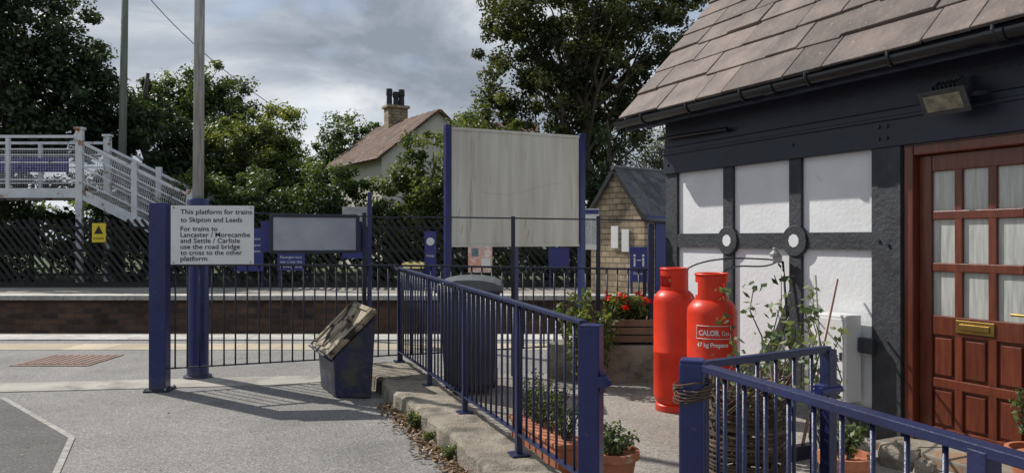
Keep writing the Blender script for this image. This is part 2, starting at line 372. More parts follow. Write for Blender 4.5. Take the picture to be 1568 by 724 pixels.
g=group('potted_plant'); pot(g,(1.93,4.35,.004),.14,.30); plant('',(1.93,4.35,.27),.22,.13,10,8,.032,LF_MID,6,parent=g)
g=group('potted_shrub'); pot(g,(3.22,4.60,.004),.16,.26); plant('',(3.22,4.60,.24),.42,.14,13,9,.035,LF_MID,8,parent=g)
plant('leggy_shrub',(1.76,5.25,0),1.45,.32,9,10,.060,LF_GREY,31,bare=.3)
plant('leggy_shrub',(2.0,4.85,0),1.20,.20,7,9,.050,LF_GREY,34,bare=.35)
plant('kerb_weed',(-.78,6.1,.0),.16,.07,12,8,.026,LF_LIT,41)
plant('kerb_weed',(-.44,5.25,.0),.10,.05,10,8,.02,LF_LIT,42)
plant('kerb_weed',(-.62,5.7,.0),.08,.05,9,8,.02,LF_LIT,44)
plant('bushy_shrub',(.80,7.85,.0),.98,.36,30,14,.055,LF_LIT,43,bare=.3)
MB().prism([(.40,8.2),(1.62,8.02),(1.66,8.45),(.46,8.6)],-.02,.40).build('raised_bed_wall',CONC,bevel=.015)
g=group('flower_planter'); m=MB()
for k in range(3):
    m.box((1.27,8.1,.47+k*.085),(.5,.03,.072)); m.box((1.27,8.42,.47+k*.085),(.5,.03,.072))
    m.box((1.03,8.26,.47+k*.085),(.03,.29,.072)); m.box((1.51,8.26,.47+k*.085),(.03,.29,.072))
m.build('slats',mat('planter_wood',(.25,.16,.10),(.14,.09,.06),island=.3,rough=.9),g,bevel=.004)
MB().box((1.27,8.26,.60),(.43,.26,.1)).build('soil',BALL,g)
for i in range(3): plant('',(1.12+.15*i,8.25,.65),.26,.15,12,14,.045,LF_LIT,50+i,parent=g)
rng=np.random.default_rng(5); n=26; cc=np.stack([rng.uniform(1.02,1.5,n),rng.uniform(8.05,8.4,n),rng.uniform(.78,.96,n)],1)
leaves('petals',cc,np.full(n,.03),rng.random(n),28,.03,REDF,g,rng)

# ------------------------------------------------------------------ fences & railings
def railing(name,p0,p1,zt0,zt1,zb0,zb1,sp,posts,mtop,mbar,base0=0,base1=0,railw=.045,railh=.022,bar=.016,upper=None,upper_posts=(),pw=.024):
    g=group(name); p0=V((p0[0],p0[1],0)); p1=V((p1[0],p1[1],0)); L=(p1-p0).length; d=(p1-p0)/L
    zt=lambda t:zt0+(zt1-zt0)*t; zb=lambda t:zb0+(zb1-zb0)*t; bs=lambda t:base0+(base1-base0)*t
    P=lambda t,z:p0+d*L*t+V((0,0,z))
    MB().beam(P(0,zt0),P(1,zt1),railw,railh).build('top_rail',mtop,g,bevel=.003)
    MB().beam(P(0,zb0),P(1,zb1),.035,.012).build('bottom_rail',mbar,g)
    m=MB(); n=int(L/sp)
    for i in range(1,n):
        t=i/n; dx=random.uniform(-.004,.004); m.tube([P(t,zb(t)-.01)+d*dx,P(t,zt(t)-.005)],bar/2,6)
    m.build('bars',mbar,g,smooth=True)
    m=MB()
    for t in posts:
        c=P(t,(zt(t)+bs(t))/2); m.obox(c,d*pw,V((-d.y,d.x,0))*pw,V((0,0,(zt(t)-bs(t))/2)))
        c=P(t,bs(t)+.008); m.obox(c,d*.06,V((-d.y,d.x,0))*.06,V((0,0,.008)))
    if posts: m.build('posts',mbar,g,bevel=.003)
    if upper:
        MB().beam(P(0,upper),P(1,upper-.05),.03,.016).build('upper_rail',mbar,g)
        m=MB()
        for t in upper_posts: m.obox(P(t,(upper+.0)/2),d*.022,V((-d.y,d.x,0))*.022,V((0,0,(upper)/2)))
        m.build('upper_posts',mbar,g,bevel=.003)
    return g
railing('platform_fence',(-3.57,7.68),(-1.30,8.6),1.28,1.24,.22,.22,.115,[],RAILD,RAILD,upper=1.84,upper_posts=[.84],bar=.018)
railing('platform_fence',(-1.27,8.6),(1.52,8.3),1.24,1.21,.22,.42,.115,[0.0,.98],RAILD,RAILD,upper=1.80,upper_posts=[.46,.80],pw=.018,bar=.018)
railing('ramp_railing',(-1.28,8.53),(.374,3.94),1.215,1.11,.27,.30,.118,[0.0,.30,.545,.8],RAILB,RAILB,base0=.15,base1=.15,pw=.021)
def sqpost(name,x,y,w,h,rz,m=BLUE,z0=0,base=True):
    g=group(name); MB().box((x,y,z0+h/2),(w,w,h),rz).build('post',m,g,bevel=.008)
    MB().box((x,y,z0+h+.004),(w*.94,w*.94,.012),rz).build('cap',m,g,bevel=.004)
    if base:
        MB().box((x,y,z0+.01),(w*1.5,w*1.5,.022),rz).build('base_plate',RAILD,g,bevel=.004)
        q=MB()
        for a in (-1,1):
            for b in (-1,1): q.tube([(x+a*w*.62,y+b*w*.62,z0+.02),(x+a*w*.62,y+b*w*.62,z0+.04)],.010,6)
        q.build('bolts',STEEL,g)
    return g
sqpost('gate_post',-3.60,7.68,.165,1.90,.12)
g=sqpost('gate_post',.405,3.86,.112,1.10,-.34)
m=MB().box((.465,3.80,.83),(.05,.09,.055),-.34); m.tube([(.48,3.74,.83),(.48,3.84,.83)],.018,10); m.box((.462,3.8,.83),(.012,.06,.12),-.34); m.build('latch_keeper',BLUE,g,bevel=.003)
sqpost('gate_post',.653,2.72,.088,1.105,-.33)
sqpost('gate_post',1.52,8.22,.06,1.30,.0,RAILB,z0=.40,base=False)
railing('front_railing',(.69,2.66),(1.45,.40),1.09,1.09,.3,.3,.105,[.45,.95],RAILB,RAILB,railw=.045,railh=.026)
g=railing('metal_gate',(.68,2.76),(1.305,3.10),1.085,1.095,.30,.30,.095,[0.02,1.0],RAILB,RAILB,base0=.25,base1=.25,railw=.035,railh=.026)
m=MB().box((1.30,3.10,.93),(.10,.05,.045),.5); m.tube([(1.25,3.05,.93),(1.36,3.11,.93)],.016,10); m.box((1.33,3.12,.93),(.02,.02,.10),.5); m.build('latch',BLUE,g,bevel=.003)
g=group('diagonal_slat_fence'); m=MB(); x=-30; i=0
while x<8:
    m.obox((x,24.85+(.02 if i%2 else 0),1.10),V((-.62,0,.78))*1.38,V((.62*.85,0,.5)).normalized()*.048,V((0,.010,0))); x+=.245+random.uniform(-.02,.02); i+=1
m.build('slats',FENCEW,g)
m=MB()
for z in (.35,1.15,1.9): m.box((-11,24.93,z),(38,.05,.09))
for i in range(20): m.box((-30+i*2,25.0,1.1),(.12,.1,2.3))
m.box((-11,24.8,-.0),(38,.03,.2))
m.build('rails_and_posts',FENCEW,g)
# ------------------------------------------------------------------ platform sign
g=group('platform_sign'); xd=V((1,.10,0)).normalized(); o=V((-3.425,7.54,0))
m=MB().obox(o+xd*.405+V((0,0,1.585)),xd*.405,V((xd.y,-xd.x,0))*.004,V((0,0,.295))); m.build('panel',WHITE,g,bevel=.002)
zz=[(1.795,'This platform for trains',.70),(1.715,'to Skipton and Leeds',.60),(1.625,'For trains to',.36),(1.565,'Lancaster / Morecambe',.68),(1.505,'and Settle / Carlisle',.58),(1.445,'use the road bridge',.58),(1.385,'to cross to the other',.60),(1.325,'platform',.26)]
for k,(z,s,w) in enumerate(zz):
    q=o+xd*.095; text('text_line',s,q.x,z,q.y,xd,w,.068,BLACKT,g,.0075,bold=.0007)
m=MB()
for s_,z_ in ((.03,1.31),(.78,1.31),(.03,1.86),(.78,1.86)):
    q=o+xd*s_; m.tube([(q.x,q.y-.006,z_),(q.x,q.y-.012,z_)],.009,8)
m.build('screws',STEEL,g)
m=MB().beam(o+V((-.02,.03,1.70)),o+xd*.8+V((0,.03,1.70)),.02,.03); m.build('bracket',RAILD,g)
g=group('lamp_column'); MB().lathe((-3.50,8.37,0),[(.15,0),(.15,.03),(.115,.035),(.115,1.97),(.10,1.99),(.06,1.99)],28).build('sleeve',BLUE,g,smooth=True)
autosmooth(g.children[0]); MB().tube([(-3.50,8.37,1.6),(-3.47,8.37,6.6)],[.060,.050],14).build('pole',WOODP,g,smooth=True)
MB().tube([(-3.47,8.37,6.5),(-3.2,8.2,6.75),(-2.9,8.05,6.75)],[.03,.03,.03],8).build('arm',STEEL,g); MB().box((-2.75,7.98,6.72),(.5,.2,.12),.4).build('lantern',STEEL,g,bevel=.03)
g=group('poster_board'); d=V((.93,.30,0)).normalized(); nn=V((d.y,-d.x,0)); c=V((-2.14,8.16,1.60))
MB().obox(c,d*.46,nn*.02,V((0,0,.185))).build('back_panel',mat('galvanised_panel',(.38,.40,.44),(.28,.30,.35),scale=3,rough=.45,metal=.2,c3=(.3,.3,.32),t3=.6,s3=4),g,bevel=.003)
m=MB()
for a,b in ((-.47,-.44),(.44,.47)): m.obox(c+d*(a+b)/2,d*.02,nn*.032,V((0,0,.205)))
for z in (-.195,.195): m.obox(c+V((0,0,z)),d*.45,nn*.032,V((0,0,.018)))
m.build('frame',RAILD,g,bevel=.004)
MB().obox(c+d*.0-nn*.2+V((0,0,-.03)),d*.56,nn*.01,V((0,0,.17))).build('front_poster',SBLUE,g)
g=group('information_panel'); MB().box((-2.16,12-.6,1.1),(.055,.055,2.3)).build('post',BLUE,g)
MB().box((-2.38,11.38,1.88),(.38,.03,.30)).build('panel',STEEL,g,bevel=.004); MB().box((-2.38,11.38,1.46),(.38,.03,.42)).build('lower_panel',SBLUE,g,bevel=.004)
g=group('billboard'); a=V((-.90,10.5,0)); b=V((1.06,11.45,0)); d=(b-a).normalized(); nn=V((d.y,-d.x,0)); L=(b-a).length
m=MB()
m.obox(a+d*L/2+V((0,0,2.27)),d*(L/2-.05),nn*.012,V((0,0,.80)))
m.build('back_board',BOARD,g,bevel=.004)
m=MB().obox(a+d*L/2+V((0,0,3.09)),d*(L/2-.05),nn*.025,V((0,0,.02))); m.obox(a+d*L/2+V((0,0,1.45)),d*(L/2-.05),nn*.025,V((0,0,.02))); m.build('frame',BOARD,g)
m=MB(); random.seed(9)
pts=[a+d*(.5+t*1.35)+nn*.0115+V((0,0,2.22+.10*t-.06*math.sin(t*5)+random.uniform(-.015,.015))) for t in [k/14 for k in range(15)]]
m.tube(pts,.002,4)
for sx,sz in ((.16,1.85),(.20,1.62),(1.2,1.7),(1.25,1.55)): m.tube([a+d*sx+nn*.0115+V((0,0,sz)),a+d*(sx+.02)+nn*.0115+V((0,0,sz+.12))],.004,4)
m.build('cracks',mat('crack_grey',(.28,.25,.20),rough=.9),g)
m=MB()
for p in (a,b): m.obox(p+V((0,0,1.57)),d*.045,nn*.045,V((0,0,1.57)))
m.obox(a+d*L/2-nn*.04+V((0,0,1.0)),d*.03,nn*.02,V((0,0,1.0)))
m.build('posts',BLUE,g,bevel=.006)
# ------------------------------------------------------------------ grit bin
g=group('grit_bin')
fl,fr,bl=V((-1.72,7.28,0)),V((-1.33,7.24,0)),V((-2.02,7.86,0)); br=fr+(bl-fl)
cen=(fl+br)/2
def tp(p,k,z): q=cen+(p-cen)*k; return V((q.x,q.y,z))
vs=[tp(fl,.92,0),tp(fr,.92,0),tp(br,.92,0),tp(bl,.92,0),tp(fl,1.05,.40),tp(fr,1.08,.82),tp(br,1.08,.84),tp(bl,1.05,.42)]
GRB=mat('blue_black_bin_paint',(.014,.018,.07),(.008,.010,.03),scale=4,rough=.42,bump=.2,c3=(.05,.045,.04),t3=.56,s3=6,w3=.08,grime=(.05,(.08,.07,.06)))
MB().add(vs,[(3,2,1,0),(4,5,6,7),(0,1,5,4),(1,2,6,5),(2,3,7,6),(3,0,4,7)]).build('body',GRB,g,bevel=.02)
u=(vs[5]-vs[4]); w=(vs[7]-vs[4]); n=u.cross(w).normalized(); c=(vs[4]+vs[6])/2
MB().obox(c+n*.03,u*.56,w*.54,n*.024).build('lid',LIDM,g,bevel=.014)
m=MB()
for k in(-.48,.48): m.obox(c+n*.062+w*k,u*.54,w*.045,n*.014)
for k in(-.50,.50): m.obox(c+n*.064+u*k,u*.045,w*.43,n*.012)
m.obox(c+n*.058,u*.44,w*.05,n*.008); m.obox(c+n*.064+u*.2,u*.05,w*.12,n*.018)
m.build('lid_rim',LIDM,g,bevel=.010)
m=MB().obox(c+n*.03-u*.575,n*.05,w*.50,u.normalized()*.012); m.build('lid_lip',GRB,g,bevel=.004)
# ------------------------------------------------------------------ wheelie bin
g=group('wheelie_bin'); x,y=-.42,7.62
m=MB(); b0=[(-.24,-.24),(.24,-.24),(.24,.26),(-.24,.26)]; t0=[(-.30,-.30),(.30,-.30),(.30,.32),(-.30,.32)]
m.add([(x+a,y+b,.08) for a,b in b0]+[(x+a,y+b,1.04) for a,b in t0],[(3,2,1,0),(4,5,6,7),(0,1,5,4),(1,2,6,5),(2,3,7,6),(3,0,4,7)]); m.build('body',BIN,g,bevel=.025)
m=MB(); vs=[];K=8
for i in range(K+1):
    a=math.pi*i/K; xx=-.335*math.cos(a); zz=1.06+.11*math.sin(a)**.8 if 0<i<K else 1.05
    vs+=[(x+xx,y-.34,zz-.02),(x+xx,y+.35,zz)]
fs=[(2*i,2*i+2,2*i+3,2*i+1) for i in range(K)]+[tuple(2*i for i in reversed(range(K+1))),tuple(2*i+1 for i in range(K+1)),(0,1,2*K+1,2*K)]
m.add(vs,fs); m.build('lid',mat('grey_lid',(.10,.11,.11),(.07,.075,.08),rough=.45),g,bevel=.01)
m=MB().box((x,y,1.035),(.66,.68,.03)); m.tube([(x-.28,y+.4,1.0),(x+.28,y+.4,1.0)],.016,8); m.build('rim',BIN,g,bevel=.008)
m=MB(); m.tube([(x-.27,y+.24,.1),(x-.22,y+.24,.1)],.1,16); m.tube([(x+.22,y+.24,.1),(x+.27,y+.24,.1)],.1,16); m.build('wheels',RAILD,g)
# ------------------------------------------------------------------ gas cylinders
def gas(x,y,rot):
    g=group('gas_cylinder'); R=.187
    prof=[(.165,0),(.17,0),(.172,.06),(.155,.075),(R*.93,.095),(R,.15),(R,.52),(R+.003,.525),(R+.003,.54),(R,.545),(R,.98)]
    for i in range(1,9):
        a=i/8*math.pi/2*.92; prof.append((.05+(R-.05)*math.cos(a),.98+.125*math.sin(a)))
    prof.append((0,1.108))
    autosmooth(MB().lathe((x,y,0),prof,48).build('body',RED,g,smooth=True),35)
    m=MB(); n=40; r=.118; z0,z1=1.07,1.27
    for k in range(n):
        a0=2*math.pi*k/n; a1=2*math.pi*(k+1)/n; ph=((k/n*2+rot)%1)
        zs=[(z0,z1)] if ph>.42 else [(z0,z0+.045),(z1-.055,z1)]
        for (za,zb) in zs:
            vs=[]
            for rr in (r-.006,r+.006):
                for a in (a0,a1):
                    for z in (za,zb): vs.append((x+rr*math.cos(a),y+rr*math.sin(a),z))
            m.add(vs,[(4,6,7,5),(0,1,3,2),(1,5,7,3),(0,2,6,4),(0,4,5,1),(2,3,7,6)])
    m.build('collar',RED,g)
    m=MB(); m.tube([(x+r*math.cos(a*.1571),y+r*math.sin(a*.1571),1.275) for a in range(41)],.013,8); m.build('collar_rim',RED,g,smooth=True)
    m=MB(); m.tube([(x,y,1.10),(x,y,1.2)],.022,10); m.tube([(x-.05,y-.03,1.17),(x+.05,y+.03,1.17)],.014,8); m.lathe((x,y,1.2),[(0,.0),(.035,0),(.035,.02),(0,.02)],12); m.build('valve',BRASS,g)
    return g
gas(1.47,6.8,.1)
g=gas(1.53,5.75,.35)
a0=math.atan2(-5.75,-1.53)-.02
text('brand_text','CALOR',0,.83,0,(1,0),.155,.055,WHITET,g,wrap=(1.53,5.75,.1905,a0-.10),bold=.002)
text('brand_text','Gas',0,.83,0,(1,0),.06,.05,WHITET,g,wrap=(1.53,5.75,.1905,a0+.56))
text('weight_text','47 kg Propane',0,.745,0,(1,0),.24,.045,WHITET,g,wrap=(1.53,5.75,.1905,a0+.05),bold=.001)
m=MB()
cp=lambda t,z:(1.53+.191*math.cos(a0+t),5.75+.191*math.sin(a0+t),z)
for z in (.90,.805): m.tube([cp(-.60+1.40*k/12,z) for k in range(13)],.0022,4)
for t in (-.60,.80): m.tube([cp(t,.805),cp(t,.90)],.0022,4)
m.build('label_border',WHITET,g)
g=group('gas_hose')
def bez(ps,n=16):
    ps=[V(p) for p in ps]; out=[]
    for i in range(n+1):
        t=i/n; q=ps[:]
        while len(q)>1: q=[q[k].lerp(q[k+1],t) for k in range(len(q)-1)]
        out.append(q[0])
    return out
m=MB(); m.tube(bez([(1.47,6.8,1.17),(1.55,6.6,1.36),(1.85,6.7,1.40),(2.32,6.62,1.36)]),.007,8); m.tube(bez([(1.53,5.75,1.17),(1.70,5.9,1.45),(2.0,6.2,1.25),(2.32,6.60,1.34)]),.007,8)
m.tube([(2.38,6.6,1.35),(2.40,6.5,.6)],.010,8)
m.build('hoses',GUTTER,g,smooth=True)
m=MB().box((2.34,6.62,1.37),(.10,.07,.07),1.1); m.lathe((2.31,6.6,1.39),[(0,0),(.045,0),(.045,.03),(.02,.05),(.02,.08),(0,.08)],14); m.build('regulator',STEEL,g,bevel=.006)
m=MB(); m.tube(bez([(1.36,5.60,.62),(1.5,5.50,.60),(1.75,5.60,.58),(2.45,6.2,.62)]),.010,6); m.build('retaining_chain',RAILD)

# ------------------------------------------------------------------ timber framed building
B=group('timber_framed_building'); Cn=V((1.706,8.14,0)); D=V((.44,-.898,0)).normalized(); Nn=V((-.898,-.44,0)).normalized()
def W(s,o,z): return Cn+D*s+Nn*o+V((0,0,z))
def wb(m,s0,s1,z0,z1,o0,o1):
    return m.obox(W((s0+s1)/2,(o0+o1)/2,(z0+z1)/2),D*(s1-s0)/2,Nn*(o1-o0)/2,V((0,0,(z1-z0)/2)))
DEP=5.0; SL=6.5; s_d0,s_d1=2.81,3.80
m=MB(); wb(m,0,s_d0,0,2.9,-.25,0); wb(m,s_d1,SL,0,2.9,-.25,0); wb(m,s_d0,s_d1,2.235,2.9,-.25,0)
wb(m,0,.2,0,2.9,-DEP,-.25); wb(m,SL-.2,SL,0,2.9,-DEP,-.25); wb(m,.2,SL-.2,0,2.9,-DEP,-DEP+.25)
m.build('walls',STUCCO,B)
m=MB(); wb(m,s_d0-.1,s_d1+.1,0,2.3,-.6,-.5); m.build('interior',RAILD,B)
m=MB(); pr=.035
wb(m,-.02,.17,0,2.24,-.1,pr)
wb(m,.88,1.01,.22,2.24,.001,pr); wb(m,1.715,1.846,.22,2.24,.001,pr); wb(m,2.555,2.80,0,2.24,.001,pr+.01)
wb(m,3.83,4.05,0,2.24,.001,pr+.01); wb(m,4.9,5.05,.22,2.24,.001,pr)
wb(m,.17,.88,1.46,1.60,.001,pr-.003); wb(m,1.01,1.715,1.46,1.60,.001,pr-.003); wb(m,1.846,2.555,1.46,1.60,.001,pr-.003); wb(m,4.05,SL,1.46,1.6,.001,pr-.003)
wb(m,.17,2.555,.0,.22,.001,pr+.004); wb(m,4.05,SL,0,.22,.001,pr+.004)
# solid curved braces filling the lower corners of two panels
for (sa,sb) in ((1.01,1.715),(.17,.88)):
    q0=[];n_=14
    for i in range(n_+1):
        t=i/n_; q0.append((sa+(sb-sa)*t, .22+.14+.75*(t**2.6)))
    for (s0_,za),(s1_,zb_) in zip(q0,q0[1:]):
        a=[W(s0_,.002,max(.22,za-.16)),W(s1_,.002,max(.22,zb_-.16)),W(s1_,.002,zb_),W(s0_,.002,za)]; b=[p+Nn*(pr-.006) for p in a]
        m.add(a+b,[(0,1,2,3),(7,6,5,4),(0,4,5,1),(3,2,6,7),(0,3,7,4),(1,5,6,2)])
m.build('timber_frame',TIMBER,B)
m=MB(); m2=MB()
for s_ in (.945,1.78):
    c=W(s_,0,1.53)
    m.tube([c+Nn*.002,c+Nn*(pr+.014)],.135,28); m2.tube([c+Nn*(pr+.012),c+Nn*(pr+.017)],.058,9)
m.build('round_bosses',TIMBER,B,bevel=.004); m2.build('boss_centres',STUCCO,B)
m=MB(); wb(m,-.03,SL,2.24,2.52,.001,.06); wb(m,-.03,SL,2.523,2.86,.001,.035); wb(m,-.03,SL,2.44,2.47,.06,.075)
m.build('wall_plate',NAVY,B,bevel=.006)
m=MB()
for s_,z_ in ((2.63,2.31),(2.70,2.31),(2.63,2.40),(2.70,2.40),(.05,2.34),(2.7,1.50),(2.62,1.53),(1.78,2.36)):
    c=W(s_,.06 if z_>2.24 else .045,z_); m.tube([c,c+Nn*.012],.014,8)
m.build('bolt_heads',RAILD,B)
TH=math.radians(48.5); U=(-Nn)*math.cos(TH)+V((0,0,math.sin(TH))); RN=Nn*math.sin(TH)+V((0,0,math.cos(TH)))
E0=.38; ZE=2.87; RL=(E0+DEP/2)/math.cos(TH)
def R(s,u,w): return W(s,E0,ZE)+U*u+RN*w
m=MB(); m.obox(R(SL/2-.05,RL/2,-.03),D*(SL/2+.27),U*RL/2,RN*.02)
U2=Nn*math.cos(TH)+V((0,0,math.sin(TH))); RN2=(-Nn)*math.sin(TH)+V((0,0,math.cos(TH)))
m.obox(W(SL/2-.05,-DEP-E0,ZE)+U2*RL/2+RN2*(-.03),D*(SL/2+.27),U2*RL/2,RN2*.02)
m.obox(W(SL/2-.05,.18,2.80),D*(SL/2+.26),Nn*.18,V((0,0,.012)))
m.build('roof_deck',NAVY,B)
for s_ in (0,SL-.2):
    m=MB(); a=[W(s_,0,2.9),W(s_,-DEP,2.9),W(s_,-DEP/2,2.9+math.tan(TH)*DEP/2-.02)]; b=[p+D*.2 for p in a]
    m.add(a+b,[(0,1,2),(5,4,3),(0,3,4,1),(1,4,5,2),(2,5,3,0)]); m.build('gable',NAVY,B)
random.seed(21); m=MB(); u=-.03; ci=0
while u<RL:
    ex=max(.17,.37-.02*ci); s=-.33-random.random()*.02
    while s<SL+.2:
        w=random.uniform(.32,.86)*(1-.02*ci); th=random.uniform(.010,.019); e=min(s+w,SL+.24)
        lift=.030+random.uniform(-.005,.010); j=random.uniform(-.018,.018)
        u0=u+j; u1=u+ex+.09
        p=[R(s+.004,u0,lift),R(e-.004,u0+random.uniform(-.014,.014),lift+random.uniform(-.004,.006)),R(e-.004,u1,.006),R(s+.004,u1,.006)]
        vs=[q-RN*th*.9 for q in p]+[q+RN*th*.9 for q in p]
        m.add(vs,[(3,2,1,0),(4,5,6,7),(0,1,5,4),(1,2,6,5),(2,3,7,6),(3,0,4,7)]); s=e
    u+=ex; ci+=1
m.build('stone_slates',SLATE,B,bevel=.004,seg=1)
m=MB()
for i in range(12): m.obox(W(-.05+i*.57,-DEP/2,ZE+math.sin(TH)*RL+.02),D*.28,Nn*.15,V((0,0,.05)))
m.build('ridge_tiles',SLATE,B,bevel=.02)
m=MB(); m.obox(W(SL/2-.05,E0-.04,2.79),D*(SL/2+.27),Nn*.014,V((0,0,.065))); m.build('fascia_board',NAVY,B)
m=MB(); m.obox(R(-.31,RL/2,-.09),D*.015,U*RL/2,RN*.06); m.build('barge_board',NAVY,B)
gv=[];K=10
for s_ in (-.36,SL+.2):
    for i in range(K+1):
        a=math.pi+math.pi*i/K
        gv.append(W(s_,E0+.045+.062*math.cos(a),2.815+.062*math.sin(a)))
    for i in range(K+1):
        a=2*math.pi-math.pi*i/K
        gv.append(W(s_,E0+.045+.054*math.cos(a),2.815+.054*math.sin(a)))
n2=2*(K+1); gf=[(i,(i+1)%n2,n2+(i+1)%n2,n2+i) for i in range(n2)]+[tuple(range(n2)),tuple(reversed(range(n2,2*n2)))]
MB().add(gv,gf).build('gutter',GUTTER,B)
m=MB()
for i in range(9):
    s_=.15+i*.72
    pts=[W(s_,E0+.045+.069*math.cos(math.pi+math.pi*k/10),2.815+.069*math.sin(math.pi+math.pi*k/10)) for k in range(11)]
    pts=[W(s_,E0-.03,2.87)]+pts+[W(s_,E0+.11,2.845)]
    m.tube(pts,.011,6)
m.build('gutter_brackets',GUTTER,B)
m=MB()
for s_ in (1.9,3.75):
    for k in range(10):
        a=math.pi+math.pi*k/10;a2=math.pi+math.pi*(k+1)/10
        m.beam(W(s_,E0+.045+.068*math.cos(a),2.815+.068*math.sin(a)),W(s_,E0+.045+.068*math.cos(a2),2.815+.068*math.sin(a2)),.12,.008,up=V((.9,.44,.01)))
m.build('gutter_joints',GUTTER,B)
m=MB(); m.tube([W(-.02,.12,2.62),W(1.0,.09,2.60)],.02,8); m.build('conduit',GUTTER,B)
m=MB(); wb(m,2.81,2.885,.06,2.235,-.12,.02); wb(m,3.725,3.80,.06,2.235,-.12,.02); wb(m,2.887,3.723,2.16,2.235,-.12,.018)
m.build('door_frame',MAHOG,B,bevel=.008)
do,df=-.085,-.045
m=MB(); wb(m,2.888,2.985,.08,2.157,do,df); wb(m,3.63,3.722,.08,2.157,do,df)
cols=[(2.985,3.155),(3.212,3.392),(3.45,3.63)]
rowsG=[(1.75,2.035),(1.375,1.685),(.995,1.31)]; rowsP=[(.545,.855),(.19,.475)]
for a,b in ((3.155,3.212),(3.392,3.45)): wb(m,a,b,.16,2.06,do+.004,df-.003)
for a,b in ((2.035,2.157),(1.685,1.75),(1.31,1.375),(.855,.995),(.475,.545),(.08,.19)): wb(m,2.987,3.628,a,b,do+.002,df-.0015)
m.build('door_rails',MAHOG,B,bevel=.007)
m=MB(); m2=MB()
for a,b in cols:
    for z0,z1 in rowsG: wb(m2,a-.004,b+.004,z0-.004,z1+.004,do+.008,do+.014)
    for z0,z1 in rowsP:
        wb(m,a-.003,b+.003,z0-.003,z1+.003,do+.006,do+.016); wb(m,a+.022,b-.022,z0+.022,z1-.022,do+.016,do+.034)
m.build('door_panels',MAHOG,B,bevel=.009); m2.build('door_glass',GLASS,B)
m=MB(); wb(m,3.17,3.44,.885,.975,df,df+.010); wb(m,3.20,3.41,.91,.95,df+.010,df+.018); wb(m,3.655,3.69,.96,1.12,df,df+.008); m.tube([W(3.675,df+.05,1.05),W(3.575,df+.055,1.05)],.010,8); m.tube([W(3.672,df,1.05),W(3.672,df+.05,1.05)],.010,8)
m.build('letterbox_and_handle',BRASS,B,bevel=.004)
m=MB(); wb(m,2.78,3.84,0,.075,-.12,.30); m.build('door_step',brickmat('step_brick',(.36,.22,.14),(.26,.16,.10),(.3,.27,.22),.23,.08,.44,-.9),B,bevel=.01)
# floodlight
g=group('floodlight'); c=W(3.30,.22,2.50); tl=math.radians(28); f=(Nn*math.cos(tl)-V((0,0,math.sin(tl)))).normalized(); up=D.cross(f).normalized(); up=up if up.z>0 else -up
ALU=mat('cast_aluminium',(.07,.072,.075),(.04,.04,.043),rough=.5,metal=.2,scale=15)
a=[c+D*x*.15+up*z*.075+f*.06 for x,z in((-1,-1),(1,-1),(1,1),(-1,1))]; b=[c+D*x*.10+up*z*.055-f*.05 for x,z in((-1,-1),(1,-1),(1,1),(-1,1))]
MB().add(a+b,[(0,1,2,3),(7,6,5,4),(0,4,5,1),(1,5,6,2),(2,6,7,3),(3,7,4,0)]).build('housing',ALU,g,bevel=.006)
MB().obox(c+f*.066,D*.165,up*.09,f*.008).build('rim',ALU,g,bevel=.004)
MB().obox(c+f*.076,D*.128,up*.056,f*.003).build('lamp_glass',mat('lamp_glass',(.30,.28,.20),(.14,.13,.10),scale=20,rough=.12),g)
m=MB()
for k in range(7): m.obox(c-f*.03+up*.07+D*(-.09+.03*k),D*.004,up*.03,f*.05)
m.beam(c+D*.165,c+D*.165-Nn*.14+V((0,0,.02)),.008,.03); m.beam(c-D*.165,c-D*.165-Nn*.14+V((0,0,.02)),.008,.03); m.beam(c-D*.17-Nn*.145+V((0,0,.02)),c+D*.17-Nn*.145+V((0,0,.02)),.03,.01)
m.lathe(tuple(c-Nn*.09+V((0,0,.08))),[(0,0),(.04,0),(.04,.05),(.028,.085),(0,.095)],14); m.build('bracket',ALU,g)
g=group('meter_box'); m=MB(); wb(m,2.16,2.46,.27,.95,.04,.22); m.build('box',mat('white_plastic_box',(.66,.67,.66),(.58,.59,.58),rough=.5),g,bevel=.012)
m=MB(); wb(m,2.18,2.44,.30,.92,.22,.228); m.build('lid',mat('white_plastic_lid',(.70,.71,.70),(.62,.63,.62),rough=.5),g,bevel=.006)
m=MB(); wb(m,2.41,2.43,.6,.66,.228,.234); m.build('trim',RAILD,g)
m=MB(); wb(m,2.47,2.60,.66,.78,.045,.10); m.build('junction_box',TIMBER,g,bevel=.01)
g=group('broom'); MB().tube([(1.90,4.55,.10),(2.42,6.0,1.25)],[.013,.012],8).build('handle',mat('grey_handle',(.4,.38,.36),rough=.6),g)
m=MB().box((1.89,4.53,.12),(.30,.06,.04),.3); m.build('head',RAILD,g)
m=MB()
for i in range(120):
    a=random.uniform(-.14,.14); b=random.uniform(-.025,.025); p=V((1.89+a*math.cos(.3)-b*.3,4.53+a*math.sin(.3)+b,.11)); m.tube([p,p+V((random.uniform(-.02,.02)+a*.15,random.uniform(-.02,.02),-.10))],.002,3,False)
m.build('bristles',mat('bristle',(.35,.40,.45),rough=.8),g)
g=group('broom'); MB().tube([(2.05,5.3,.10),(2.62,6.05,1.22)],[.012,.011],8).build('handle',mat('red_handle',(.28,.15,.12),rough=.5),g); MB().box((2.04,5.29,.05),(.25,.06,.1),.5).build('head',RAILD,g)
